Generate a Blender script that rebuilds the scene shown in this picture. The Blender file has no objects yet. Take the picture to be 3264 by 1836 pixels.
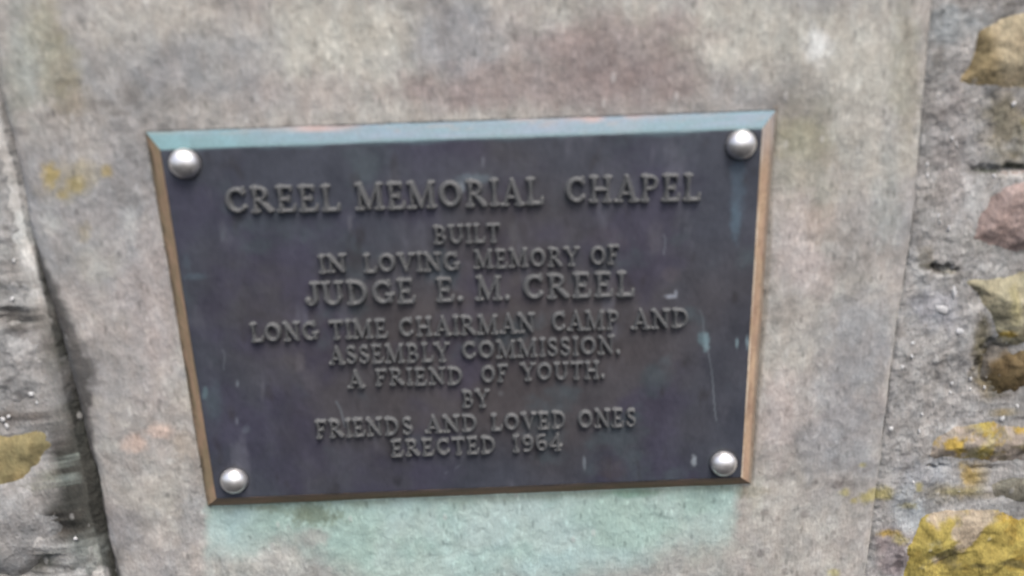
import bpy, math, random
import numpy as np
from mathutils import Vector, Matrix, Euler
random.seed(7)
S = bpy.context.scene
COL = S.collection
rad = math.radians

# ------------------------------------------------------------------ camera
F_PX, CX, CY = 2717.57, 1632.0, 918.0            # solved from the plaque's corners
CAM_ROT = Euler((1.25004, 0.03097, -0.02523), 'XYZ')
CAM_LOC = Vector((0.01991, -0.54929, 0.34113))
cam = bpy.data.cameras.new('camera'); camo = bpy.data.objects.new('camera', cam); COL.objects.link(camo)
camo.location = CAM_LOC; camo.rotation_euler = CAM_ROT
cam.sensor_width = 36; cam.lens = 36 * F_PX / 3264
cam.clip_start = 0.01; cam.clip_end = 500
cam.dof.use_dof = True; cam.dof.focus_distance = 0.80; cam.dof.aperture_fstop = 3.6
S.camera = camo

# ------------------------------------------------------------------ overcast daylight
SUN_EL, SUN_AZ = rad(62), math.pi - 0.35
w = bpy.data.worlds.new('World'); S.world = w; w.use_nodes = True
nt = w.node_tree; bg = nt.nodes['Background']
sky = nt.nodes.new('ShaderNodeTexSky'); sky.sky_type = 'NISHITA'; sky.sun_disc = False
sky.sun_elevation = SUN_EL; sky.sun_rotation = SUN_AZ
sky.air_density = 1.0; sky.dust_density = 6.0; sky.ozone_density = 1.0
nt.links.new(sky.outputs[0], bg.inputs[0]); bg.inputs[1].default_value = 0.135
sl = bpy.data.lights.new('sun', 'SUN'); so = bpy.data.objects.new('sun', sl); COL.objects.link(so)
sl.energy = 1.5; sl.angle = rad(22); sl.color = (1.0, 0.965, 0.92)
sv = Vector((math.sin(SUN_AZ) * math.cos(SUN_EL), math.cos(SUN_AZ) * math.cos(SUN_EL), math.sin(SUN_EL)))
so.rotation_euler = sv.to_track_quat('Z', 'Y').to_euler(); so.location = sv * 5
S.view_settings.view_transform = 'Standard'; S.view_settings.look = 'None'
S.view_settings.gamma = 1; S.view_settings.use_curve_mapping = False
S.view_settings.exposure = 0.79

# ------------------------------------------------------------------ measuring: photo point -> point on the vertical plane y = -depth
RM = CAM_ROT.to_matrix()
def U(x, y, depth=0.0):
    d = RM @ Vector(((x - CX) / F_PX, -(y - CY) / F_PX, -1.0))
    t = (-depth - CAM_LOC.y) / d.y
    p = CAM_LOC + d * t
    return (p.x, p.z)
K = 3264 / 2576
def D(x, y, depth=0.0): return U(x * K, y * K, depth)
def inv(X, Z, Y=0.0):
    "wall points -> measuring coordinates (2576 wide), vectorised"
    R = np.array(RM); c = np.array(CAM_LOC)
    P = np.stack([X - c[0], np.full_like(X, Y - c[1]), Z - c[2]], -1) @ R
    return ((CX + F_PX * P[..., 0] / -P[..., 2]) / K, (CY - F_PX * P[..., 1] / -P[..., 2]) / K)

# ------------------------------------------------------------------ numpy noise
def _h(ix, iy, s):
    n = (ix.astype(np.int64) * 374761393 + iy.astype(np.int64) * 668265263 + s * 1442695041) & 0x7fffffff
    n = ((n ^ (n >> 13)) * 1274126177) & 0x7fffffff
    n = (n ^ (n >> 16)) & 0x7fffffff
    n = (n * 2654435761) & 0x7fffffff
    return (n ^ (n >> 11)).astype(np.float64) % 100003 / 100003.0
def vn(x, y, s=0):
    ix, iy = np.floor(x), np.floor(y); fx, fy = x - ix, y - iy
    fx = fx * fx * (3 - 2 * fx); fy = fy * fy * (3 - 2 * fy)
    a, b, c, d = _h(ix, iy, s), _h(ix + 1, iy, s), _h(ix, iy + 1, s), _h(ix + 1, iy + 1, s)
    return (a + (b - a) * fx) * (1 - fy) + (c + (d - c) * fx) * fy
def fbm(x, y, freq, octv=4, s=0, gain=.5):
    t = 0; a = 1; n = 0
    for o in range(octv):
        ca, sa = math.cos(o * 1.1 + s), math.sin(o * 1.1 + s)
        t = t + a * (vn((x * ca - y * sa) * freq + 13.7 * o, (x * sa + y * ca) * freq + 5.1 * o, s + o * 17) - .5); n += a; a *= gain; freq *= 2.03
    return t / n * 2          # about -1..1
def cells(x, y, freq, s=0):
    "faceted cell noise: distance to nearest and id value"
    gx, gy = x * freq, y * freq; ix, iy = np.floor(gx), np.floor(gy)
    best = np.full(gx.shape, 9.); val = np.zeros(gx.shape)
    for dx in (-1, 0, 1):
        for dy in (-1, 0, 1):
            cx, cy = ix + dx, iy + dy
            d = np.hypot(cx + _h(cx, cy, s) - gx, cy + _h(cx, cy, s + 5) - gy)
            m = d < best; best = np.where(m, d, best); val = np.where(m, _h(cx, cy, s + 9), val)
    return best, val
def sstep(a, b, v):
    t = np.clip((v - a) / (b - a), 0, 1); return t * t * (3 - 2 * t)
def lin(r, g, b):
    f = lambda c: c / 255 / 12.92 if c <= 10 else ((c / 255 + .055) / 1.055) ** 2.4
    return np.array([f(r), f(g), f(b)])

# ------------------------------------------------------------------ objects
def link(o, parent=None):
    COL.objects.link(o)
    if parent: o.parent = parent
    return o
def empty(name, loc, label, cat, group=None):
    o = bpy.data.objects.new(name, None); o.location = loc; o.empty_display_size = .05
    o['label'] = label; o['category'] = cat
    if group: o['group'] = group
    return link(o)
def mesh_np(name, V, Fq, mat, tint=None, smooth=True):
    me = bpy.data.meshes.new(name)
    me.vertices.add(len(V)); me.vertices.foreach_set('co', np.asarray(V, np.float32).ravel())
    n = len(Fq); k = Fq.shape[1]
    me.loops.add(n * k); me.loops.foreach_set('vertex_index', Fq.astype(np.int32).ravel())
    me.polygons.add(n)
    me.polygons.foreach_set('loop_start', np.arange(0, n * k, k, dtype=np.int32))
    me.update(calc_edges=True)
    me.polygons.foreach_set('use_smooth', np.full(n, smooth))
    if tint is not None:
        a = me.attributes.new('tint', 'FLOAT_COLOR', 'POINT')
        c = np.ones((len(V), 4), np.float32); c[:, :tint.shape[1]] = tint
        a.data.foreach_set('color', c.ravel())
    me.materials.append(mat); me.validate(); me.update()
    return me
def field(name, X, Z, H, tint, mat, parent=None, keep=None, origin=(0, 0, 0), back=None):
    "grid relief facing -Y; H is how far it stands out; keep = vertex mask"
    nz, nx = X.shape
    V = np.stack([X - origin[0], -H - origin[1], Z - origin[2]], -1).reshape(-1, 3)
    idx = np.arange(nz * nx).reshape(nz, nx)
    q = np.stack([idx[:-1, :-1], idx[:-1, 1:], idx[1:, 1:], idx[1:, :-1]], -1).reshape(-1, 4)
    T = tint.reshape(-1, tint.shape[-1]) if tint is not None else None
    if keep is not None:
        k = keep.ravel(); q = q[k[q].any(1)]
        u, iv = np.unique(q, return_inverse=True); V = V[u]; q = iv.reshape(-1, 4)
        if T is not None: T = T[u]
    elif back is not None:           # close the sides down to a depth
        ring = np.concatenate([idx[0, :], idx[1:, -1], idx[-1, -2::-1], idx[-2:0:-1, 0]])
        B = V[ring].copy(); B[:, 1] = -back - origin[1]
        off = len(V); m = len(ring); V = np.concatenate([V, B])
        j = np.arange(m); j2 = (j + 1) % m
        q = np.concatenate([q, np.stack([ring[j2], ring[j], off + j, off + j2], -1)])
        if T is not None: T = np.concatenate([T, T[ring]])
    me = mesh_np(name, V, q, mat, T)
    o = bpy.data.objects.new(name, me); o.location = (0, 0, 0) if parent else origin
    if parent: link(o, parent)
    else: link(o)
    return o

# ------------------------------------------------------------------ materials
def nodes(name):
    m = bpy.data.materials.new(name); m.use_nodes = True
    t = m.node_tree; return m, t, t.nodes['Principled BSDF']
def N(t, typ, **kw):
    n = t.nodes.new(typ)
    for k, v in kw.items():
        if k.startswith('i_'): n.inputs[k[2:].replace('_', ' ')].default_value = v
        else: setattr(n, k, v)
    return n
def L(t, a, b): t.links.new(a, b)
def rng(t, src, a, b, c, d):
    n = N(t, 'ShaderNodeMapRange'); L(t, src, n.inputs['Value'])
    for k, v in zip(('From Min', 'From Max', 'To Min', 'To Max'), (a, b, c, d)): n.inputs[k].default_value = v
    return n.outputs[0]
def mulc(t, col, fac):
    n = N(t, 'ShaderNodeVectorMath', operation='SCALE'); L(t, col, n.inputs[0]); L(t, fac, n.inputs['Scale']); return n.outputs[0]
def math_(t, op, a, b):
    n = N(t, 'ShaderNodeMath', operation=op)
    for i, v in enumerate((a, b)):
        if isinstance(v, (int, float)): n.inputs[i].default_value = v
        else: L(t, v, n.inputs[i])
    return n.outputs[0]
def stone_mat(name, grain=(.87, 1.13), fine=(.92, 1.08), spec=0.0, bump=.34, rough=.88, fleck=.0, mott=(.88, 1.11)):
    "tint attribute = large stains of the stone itself; nodes add sandy grain, pits, quartz flecks and relief"
    m, t, p = nodes(name)
    at = N(t, 'ShaderNodeAttribute', attribute_name='tint')
    tc = N(t, 'ShaderNodeTexCoord'); mp = N(t, 'ShaderNodeMapping'); mp.inputs['Scale'].default_value = (1, 1, .55)
    mp.inputs['Rotation'].default_value = (0, rad(8), 0)
    L(t, tc.outputs['Object'], mp.inputs[0])
    n1 = N(t, 'ShaderNodeTexNoise', i_Scale=130, i_Detail=5, i_Roughness=.75); L(t, mp.outputs[0], n1.inputs['Vector'])
    n2 = N(t, 'ShaderNodeTexNoise', i_Scale=520, i_Detail=2, i_Roughness=.6); L(t, mp.outputs[0], n2.inputs['Vector'])
    n3 = N(t, 'ShaderNodeTexNoise', i_Scale=55, i_Detail=4, i_Roughness=.6); L(t, mp.outputs[0], n3.inputs['Vector'])
    c = mulc(t, at.outputs['Color'], rng(t, n1.outputs[0], .3, .7, *grain))
    c = mulc(t, c, rng(t, n2.outputs[0], .3, .7, *fine))
    c = mulc(t, c, rng(t, n3.outputs[0], .3, .7, .86, 1.13))
    n4 = N(t, 'ShaderNodeTexNoise', i_Scale=88, i_Detail=3, i_Roughness=.7); m4 = N(t, 'ShaderNodeMapping'); m4.inputs['Scale'].default_value = (1, 1, .6); m4.inputs['Location'].default_value = (3, 1, 7)
    L(t, tc.outputs['Object'], m4.inputs[0]); L(t, m4.outputs[0], n4.inputs['Vector']); c = mulc(t, c, rng(t, n4.outputs[0], .33, .67, *mott))
    # hue drift between warm and cool grains
    hn = N(t, 'ShaderNodeTexNoise', i_Scale=90, i_Detail=2); L(t, mp.outputs[0], hn.inputs['Vector'])
    mx = N(t, 'ShaderNodeMix', data_type='RGBA', blend_type='MULTIPLY'); mx.inputs[0].default_value = 1
    cr = N(t, 'ShaderNodeValToRGB'); L(t, hn.outputs[0], cr.inputs[0])
    cr.color_ramp.elements[0].position = .35; cr.color_ramp.elements[0].color = (1.02, .995, .98, 1)
    cr.color_ramp.elements[1].position = .65; cr.color_ramp.elements[1].color = (.98, 1.0, 1.015, 1)
    L(t, c, mx.inputs[6]); L(t, cr.outputs[0], mx.inputs[7]); c = mx.outputs[2]
    al = N(t, 'ShaderNodeMix', data_type='RGBA'); L(t, at.outputs['Alpha'], al.inputs[0]); L(t, at.outputs['Color'], al.inputs[6]); L(t, c, al.inputs[7]); c = al.outputs[2]
    # dark pits
    vo = N(t, 'ShaderNodeTexVoronoi', i_Scale=95); L(t, mp.outputs[0], vo.inputs['Vector'])
    pm = N(t, 'ShaderNodeTexNoise', i_Scale=14, i_Detail=2); L(t, tc.outputs['Object'], pm.inputs['Vector'])
    pit = math_(t, 'MULTIPLY', rng(t, vo.outputs['Distance'], .08, .20, .6, 0), rng(t, pm.outputs[0], .54, .66, 0, 1))
    c = mulc(t, c, rng(t, pit, 0, 1, 1, .62))
    for sc_, lo, hi, fac, seed_ in ((150, .12, .26, .74, .80), (115, .10, .22, 1.22, .83), (210, .14, .30, 1.18, .74)):
        m2 = N(t, 'ShaderNodeMapping'); m2.inputs['Scale'].default_value = (1, 1, .42); m2.inputs['Rotation'].default_value = (0, rad(5 if fac > 1 else -7), 0); m2.inputs['Location'].default_value = (sc_, 0, .3)
        L(t, tc.outputs['Object'], m2.inputs[0]); vv = N(t, 'ShaderNodeTexVoronoi', i_Scale=sc_); L(t, m2.outputs[0], vv.inputs['Vector'])
        sp_ = N(t, 'ShaderNodeSeparateColor'); L(t, vv.outputs['Color'], sp_.inputs[0])
        dash = math_(t, 'MULTIPLY', rng(t, vv.outputs['Distance'], lo, hi, 1, 0), rng(t, sp_.outputs[1], seed_ - .12, seed_, 0, 1))
        c = mulc(t, c, rng(t, dash, 0, 1, 1, fac))
    # pale quartz flecks
    vf = N(t, 'ShaderNodeTexVoronoi', i_Scale=130); L(t, mp.outputs[0], vf.inputs['Vector'])
    sep = N(t, 'ShaderNodeSeparateColor'); L(t, vf.outputs['Color'], sep.inputs[0])
    fk = math_(t, 'MULTIPLY', rng(t, vf.outputs['Distance'], .16, .30, 1, 0), rng(t, sep.outputs[0], 1 - .10 - fleck, 1 - .08 - fleck, 0, 1))
    mf = N(t, 'ShaderNodeMix', data_type='RGBA'); L(t, math_(t, 'MULTIPLY', fk, .35 + min(fleck * 3, .5)), mf.inputs[0]); L(t, c, mf.inputs[6]); mf.inputs[7].default_value = (.5, .5, .49, 1)
    L(t, mf.outputs[2], p.inputs['Base Color'])
    p.inputs['Roughness'].default_value = rough; p.inputs['Specular IOR Level'].default_value = .3
    hsum = math_(t, 'ADD', math_(t, 'MULTIPLY', n1.outputs[0], 1.0), math_(t, 'MULTIPLY', n2.outputs[0], .5))
    hsum = math_(t, 'SUBTRACT', hsum, math_(t, 'MULTIPLY', pit, .5)); hsum = math_(t, 'ADD', hsum, math_(t, 'MULTIPLY', fk, .25))
    b = N(t, 'ShaderNodeBump', i_Strength=bump, i_Distance=.0022); L(t, hsum, b.inputs['Height']); L(t, b.outputs[0], p.inputs['Normal'])
    return m
M_slab = stone_mat('dressed_sandstone')
M_mortar = stone_mat('gritty_mortar', grain=(.78, 1.2), bump=.62, fleck=.05, mott=(.79, 1.17))
M_rock = stone_mat('rubble_stone', grain=(.76, 1.22), bump=.62, fleck=.0, mott=(.79, 1.17))

def metal_mat(name, metallic=.15, rough=.5, spec=.5, bump=.25, gr=(.86, 1.14)):
    m, t, p = nodes(name)
    at = N(t, 'ShaderNodeAttribute', attribute_name='tint'); tc = N(t, 'ShaderNodeTexCoord')
    mp = N(t, 'ShaderNodeMapping'); mp.inputs['Scale'].default_value = (1, 1, .6); L(t, tc.outputs['Object'], mp.inputs[0])
    n1 = N(t, 'ShaderNodeTexNoise', i_Scale=60, i_Detail=5, i_Roughness=.6); L(t, mp.outputs[0], n1.inputs['Vector'])
    n2 = N(t, 'ShaderNodeTexNoise', i_Scale=420, i_Detail=2); L(t, mp.outputs[0], n2.inputs['Vector'])
    c = mulc(t, at.outputs['Color'], rng(t, n1.outputs[0], .3, .7, *gr)); c = mulc(t, c, rng(t, n2.outputs[0], .3, .7, .93, 1.07))
    L(t, c, p.inputs['Base Color'])
    p.inputs['Metallic'].default_value = metallic; p.inputs['Specular IOR Level'].default_value = spec
    L(t, rng(t, n1.outputs[0], .3, .7, rough - .08, rough + .1), p.inputs['Roughness'])
    b = N(t, 'ShaderNodeBump', i_Strength=bump, i_Distance=.0008); L(t, n2.outputs[0], b.inputs['Height']); L(t, b.outputs[0], p.inputs['Normal'])
    return m
M_bronze = metal_mat('dark_patinated_bronze')
M_edge = metal_mat('bare_and_verdigris_edge', metallic=.0, rough=.6, gr=(.84, 1.16))

def plain_metal(name, col, metallic, rough, bump=.3, scale=250):
    m, t, p = nodes(name); tc = N(t, 'ShaderNodeTexCoord')
    n1 = N(t, 'ShaderNodeTexNoise', i_Scale=scale, i_Detail=3); L(t, tc.outputs['Object'], n1.inputs['Vector'])
    rgb = N(t, 'ShaderNodeRGB'); rgb.outputs[0].default_value = (*col, 1)
    L(t, mulc(t, rgb.outputs[0], rng(t, n1.outputs[0], .3, .7, .88, 1.12)), p.inputs['Base Color'])
    p.inputs['Metallic'].default_value = metallic
    L(t, rng(t, n1.outputs[0], .3, .7, rough - .05, rough + .07), p.inputs['Roughness'])
    b = N(t, 'ShaderNodeBump', i_Strength=bump, i_Distance=.0006); L(t, n1.outputs[0], b.inputs['Height']); L(t, b.outputs[0], p.inputs['Normal'])
    return m
M_rivet = plain_metal('brushed_aluminium', (.82, .81, .81), .85, .36, .15, 180)
M_letter = plain_metal('worn_bronze_lettering', (.080, .084, .088), .0, .62, .3, 300)
M_quartz = plain_metal('white_quartz', (.5, .51, .52), 0, .5, .5, 300)

# ------------------------------------------------------------------ stain painting in wall coordinates
def blob(px, py, cx, cy, rx, ry, s=0, warp=.55, soft=.6, rot=0):
    c, sn = math.cos(rot), math.sin(rot)
    dx, dy = px - cx, py - cy; dx, dy = (dx * c + dy * sn) / rx, (-dx * sn + dy * c) / ry
    r = np.hypot(dx, dy) + warp * fbm(px, py, 1.6 / max(14, min(rx, ry)), 4, s + 3, .62)
    return 1 - sstep(1 - soft, 1 + soft * .6, r)
def paint(T, mask, col, amt=1.0):
    m = np.clip(mask * amt, 0, 1)[..., None]; return T * (1 - m) + np.asarray(col) * m

ST = np.array([.83, .86, .875])                                          # albedo scale shared by all stone colours
GREY = lin(168, 163, 158) * ST; CREAM = lin(187, 184, 174) * ST; PINK = lin(148, 134, 131) * ST; COOL = lin(146, 147, 150) * ST
DARK = lin(105, 102, 98) * ST; OLIVE = lin(146, 142, 118) * ST; OCHRE = lin(164, 148, 100) * ST; WHITE = lin(205, 205, 200) * ST
VERD = lin(166, 198, 188) * ST; VERDB = lin(176, 198, 200) * ST; SALMON = lin(196, 176, 164) * ST; MOSS = lin(118, 130, 112) * ST
LPINK = lin(178, 168, 164) * ST; ALGAE = lin(56, 56, 52) * ST; YEL = lin(162, 136, 58) * ST; YEL2 = lin(168, 158, 92) * ST

# joint lines of the slab (traced on the wall plane)
JL = [(-60, 40), (-25, 140), (0, 245), (22, 340), (45, 430), (60, 520), (75, 600), (105, 690), (130, 780), (150, 860), (165, 930), (177, 990), (192, 1060), (212, 1150), (235, 1225), (243, 1290), (258, 1370), (275, 1450), (300, 1560)]
JR = [(2352, -120), (2347, 0), (2336, 110), (2326, 220), (2317, 330), (2307, 450), (2298, 560), (2285, 660), (2272, 740), (2258, 810), (2250, 880), (2240, 960), (2232, 1040), (2222, 1120), (2214, 1200), (2200, 1290), (2188, 1380), (2178, 1450), (2160, 1580)]
L_pts = np.array([D(*p) for p in JL]); R_pts = np.array([D(*p) for p in JR])
def joint_x(pts, z):
    o = np.argsort(pts[:, 1]); zz, xx = pts[o, 1], pts[o, 0]
    sl0 = 0.0
    return np.interp(z, zz, xx)
Z0, Z1 = -.42, .62
def spaced(a, b, fa, fb, fine, coarse):
    "grid lines: fine between fa..fb, coarse outside"
    r = [np.arange(a, fa, coarse), np.arange(fa, fb, fine), np.arange(fb, b + coarse * .5, coarse)]
    return np.unique(np.concatenate(r))
vis_z0 = min(D(0, 1449)[1], D(2576, 1449)[1]) - .02; vis_z1 = max(D(0, 0)[1], D(2576, 0)[1]) + .02
vis_x0 = D(0, 0)[0] - .02; vis_x1 = D(2576, 0)[0] + .02

# ------------------------------------------------------------------ the smooth stone slab
zs = spaced(Z0, Z1, vis_z0, vis_z1, .00125, .012)
us = np.linspace(0, 1, 470)
ZZ, UU = np.meshgrid(zs, us, indexing='ij')
XL, XR = joint_x(L_pts, ZZ), joint_x(R_pts, ZZ)
XL = XL + .0012 * fbm(ZZ, ZZ * 0, 60, 4, 3); XR = XR + .0006 * fbm(ZZ, ZZ * 0 + 5, 60, 4, 4)
XX = XL + (XR - XL) * UU
px, py = inv(XX, ZZ)
H = .0022 * fbm(XX, ZZ, 7, 4, 1) + .0010 * fbm(XX, ZZ, 40, 4, 2, .6) + .00028 * fbm(XX, ZZ * .7, 230, 2, 8)
dl, dr = XX - XL, XR - XX
H -= .0048 * np.exp(-dl / .0045) + .0022 * np.exp(-dr / .0018)
H -= .006 * np.exp(-dl / .016) * sstep(700, 1200, py)                     # the arris is more worn low on the left
pitm, _ = cells(XX, ZZ, 70, 4); pz = sstep(.1, .35, fbm(XX, ZZ, 9, 2, 41)); H -= .0004 * pz * sstep(700, 1300, py) * (1 - sstep(.08, .2, pitm))
inside = (np.abs(XX) < .2) & (ZZ > 0) & (ZZ < .2717)
H = np.where(inside, -.0015, np.minimum(H, .0008 + 0 * H))
T = np.ones(XX.shape + (3,)) * GREY
v = fbm(XX, ZZ, 9, 5, 11, .6); T = paint(T, sstep(-.05, .5, v), CREAM, .45); T = paint(T, sstep(.05, .5, -v), COOL, .6)
v = fbm(XX, ZZ, 14, 4, 12, .6); T = paint(T, sstep(.0, .5, v), LPINK, .35)
v = fbm(XX, ZZ, 30, 4, 13, .65); T = paint(T, sstep(.12, .55, v), DARK, .34); T = paint(T, sstep(.12, .55, -v), CREAM, .42)
P = [  # cx, cy, rx, ry, colour, amount
 (800, 120, 190, 110, CREAM, .75), (930, 60, 150, 70, CREAM, .5), (1480, 30, 200, 50, CREAM, .5), (1880, 90, 260, 110, CREAM, .75), (2150, 260, 150, 260, CREAM, .6),
 (2200, 120, 110, 150, CREAM, .5), (760, 230, 160, 60, LPINK, .5), (1150, 110, 110, 130, COOL, .7), (560, 170, 170, 110, COOL, .55), (300, 170, 190, 100, COOL, .5),
 (1540, 130, 230, 110, PINK, .62), (1370, 215, 360, 65, PINK, .66), (1600, 210, 190, 80, lin(134, 121, 118) * ST, .42), (1430, 110, 60, 50, PINK, .4), (1150, 240, 200, 40, PINK, .4), (1700, 60, 50, 40, PINK, .5),
 (2010, 240, 110, 70, DARK, .32), (1960, 300, 60, 60, DARK, .25), (2030, 400, 90, 140, OLIVE, .35), (2010, 345, 70, 55, OLIVE, .55), (2280, 180, 40, 200, OLIVE, .35),
 (110, 70, 50, 100, OLIVE, .55), (150, 180, 55, 90, OLIVE, .55), (180, 250, 50, 60, lin(142, 130, 108) * ST, .5), (60, 160, 60, 160, lin(158, 162, 154) * ST, .6),
 (340, 240, 30, 36, DARK, .6), (255, 262, 40, 12, DARK, .6), (300, 285, 34, 10, DARK, .5), (415, 330, 26, 22, DARK, .5), (378, 360, 14, 26, DARK, .6), (130, 290, 14, 12, DARK, .55), (450, 250, 60, 30, DARK, .3),
 (128, 440, 22, 34, OCHRE, .9), (190, 465, 24, 22, OCHRE, .7), (160, 488, 18, 14, OCHRE, .7), (210, 440, 40, 40, OCHRE, .3), (268, 430, 16, 18, OCHRE, .75), (215, 585, 16, 26, OCHRE, .35), (165, 455, 70, 50, OCHRE, .25),
 (2055, 118, 38, 40, lin(216, 216, 212) * ST, 1), (2045, 70, 14, 20, WHITE, .45), (2060, 160, 14, 20, WHITE, .5), 
 (2010, 600, 60, 110, lin(190, 180, 176) * ST, .7), (2060, 700, 60, 60, LPINK, .6), (1960, 1050, 40, 140, LPINK, .6), (2060, 560, 50, 60, lin(160, 146, 134) * ST, .5), (2130, 620, 60, 80, lin(140, 136, 130) * ST, .35),
 (2160, 860, 90, 130, COOL, .7), (2120, 1100, 110, 160, COOL, .65), (2230, 520, 40, 120, lin(150, 155, 152) * ST, .5), (2150, 1250, 60, 80, lin(150, 146, 140) * ST, .5),
 (430, 620, 70, 140, LPINK, .5), (360, 780, 100, 120, LPINK, .5), (400, 920, 60, 120, LPINK, .45), (120, 560, 30, 40, lin(185, 185, 182) * ST, .5), (330, 560, 20, 40, WHITE, .3),
 (338, 1114, 34, 24, SALMON, .95), (407, 1083, 38, 20, SALMON, .95), (465, 1120, 34, 40, lin(165, 154, 140) * ST, .5), (430, 1160, 10, 9, WHITE, .5), (450, 1180, 8, 10, DARK, .5),
 (190, 620, 60, 80, lin(140, 138, 132) * ST, .3), (480, 1300, 40, 80, COOL, .5), (300, 1340, 80, 60, COOL, .5), (420, 1420, 60, 60, COOL, .4),
 (1870, 1235, 60, 18, lin(120, 112, 92) * ST, .75), (1900, 1240, 22, 60, lin(186, 184, 172) * ST, .5),
]
for i, (a, b, c, d, col, am) in enumerate(P):
    T = paint(T, blob(px, py, a, b, c, d, i), col, am)
# dirt band down the left arris
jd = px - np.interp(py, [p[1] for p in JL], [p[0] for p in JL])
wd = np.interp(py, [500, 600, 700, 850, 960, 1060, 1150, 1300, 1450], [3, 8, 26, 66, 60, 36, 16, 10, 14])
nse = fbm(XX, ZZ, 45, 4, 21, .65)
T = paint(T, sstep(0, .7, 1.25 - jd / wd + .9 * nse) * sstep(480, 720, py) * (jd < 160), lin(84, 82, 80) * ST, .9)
# dark spots low on the right
sp, sid = cells(XX, ZZ, 60, 31)
reg = sstep(1500, 1900, px * .25 + py * 1.05) * (px > 1900)
T = paint(T, (1 - sstep(.10, .24, sp + .22 * nse)) * (sid > .62) * reg, lin(98, 90, 88) * ST, .5)
T = paint(T, sstep(.15, .6, fbm(XX, ZZ, 24, 4, 33, .6)) * sstep(2000, 2100, px) * sstep(1050, 1300, py), lin(128, 122, 120) * ST, .5)
# yellow lichen spots by the right joint, low
for i, (a, b, r) in enumerate([(2125, 1240, 14), (2150, 1260, 10), (2180, 1255, 20), (2200, 1245, 24), (2095, 1440, 16), (2170, 1170, 10)]):
    T = paint(T, blob(px, py, a, b, r, r * .7, 60 + i), YEL2, .6)
# verdigris wash below the plaque
edge = np.interp(px, [530, 1887], [1270, 1216])
wash = sstep(508, 540, px + 22 * nse) * (1 - sstep(1826, 1868, px + 26 * nse)) * sstep(-14, 8, py - edge)
fade = np.interp(px, [530, 700, 950, 1150, 1500, 1700, 1860], [150, 130, 260, 300, 250, 200, 170])
n2 = fbm(XX, ZZ * .8, 13, 5, 51, .6)
wash *= 1 - .88 * sstep(.5, 1.15, (py - edge) / fade + .55 * n2)
T = paint(T, wash, VERD, .74)
T = paint(T, wash * sstep(-.1, .5, fbm(XX, ZZ, 16, 4, 52)), VERDB, .55)
T = paint(T, wash * sstep(.0, .5, fbm(XX, ZZ, 30, 4, 55)), lin(184, 198, 193) * ST, .5)
T = paint(T, blob(px, py, 800, 1296, 62, 30, 71, .8), MOSS, .8); T = paint(T, blob(px, py, 730, 1285, 70, 16, 72, .9), MOSS, .5)
T = paint(T, blob(px, py, 790, 1350, 40, 26, 73), LPINK, .5); T = paint(T, blob(px, py, 690, 1405, 60, 26, 74), WHITE, .35)
T = paint(T, blob(px, py, 1590, 1238, 60, 14, 75), lin(118, 160, 140) * ST, .6); T = paint(T, wash * (1 - sstep(2, 26, py - edge + 18 * nse)), lin(120, 128, 108) * ST, .5)
# shadow gap left of the plaque painted dark; thin brown line on the right
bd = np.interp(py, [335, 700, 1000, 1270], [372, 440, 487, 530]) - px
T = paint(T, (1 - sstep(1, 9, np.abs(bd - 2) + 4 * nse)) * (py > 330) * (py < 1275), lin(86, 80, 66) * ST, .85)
bd = px - np.interp(py, [268, 600, 900, 1215], [1950, 1934, 1912, 1887])
T = paint(T, (1 - sstep(1, 9, np.abs(bd - 3) + 4 * nse)) * (py > 266) * (py < 1220), lin(128, 118, 106) * ST, .6)
T = np.concatenate([T, (1 - .45 * wash)[..., None]], -1)
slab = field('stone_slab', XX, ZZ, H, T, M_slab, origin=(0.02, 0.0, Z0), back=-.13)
slab['label'] = 'smooth pale grey sandstone slab, lichen spotted, carrying the bronze plaque'; slab['category'] = 'stone slab'

# ------------------------------------------------------------------ rubble walls either side of it
def poly_sdf(X, Z, poly):
    "positive inside"
    d = np.full(X.shape, 9.); ins = np.zeros(X.shape, bool); n = len(poly)
    for i in range(n):
        ax, az = poly[i]; bx, bz = poly[(i + 1) % n]
        ex, ez = bx - ax, bz - az; wx, wz = X - ax, Z - az
        t = np.clip((wx * ex + wz * ez) / (ex * ex + ez * ez + 1e-12), 0, 1)
        d = np.minimum(d, np.hypot(wx - ex * t, wz - ez * t))
        cnd = ((az <= Z) & (bz > Z)) | ((bz <= Z) & (az > Z))
        with np.errstate(divide='ignore', invalid='ignore'):
            xi = ax + (Z - az) / (bz - az + 1e-15) * ex
        ins ^= cnd & (X < xi)
    return np.where(ins, d, -d)

def mortar_h(X, Z, side):
    if side == 'R':
        j = X - joint_x(R_pts, Z)
        h = -.0016 + .0025 * fbm(X, Z, 14, 4, 101) + .0012 * fbm(X, Z, 60, 4, 102, .6) - .0022 * np.exp(-np.abs(j) / .0012)
        h = h + .004 * sstep(.01, .05, j) * fbm(X, Z, 22, 3, 104)
    else:
        j = joint_x(L_pts, Z) - X
        h = -.004 + .004 * fbm(X, Z, 16, 4, 111) + .0022 * fbm(X, Z, 50, 4, 112, .6) - .011 * np.exp(-np.clip(j, 0, 9) / .009)
    return h + .0010 * fbm(X, Z, 150, 3, 120, .7)

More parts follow.
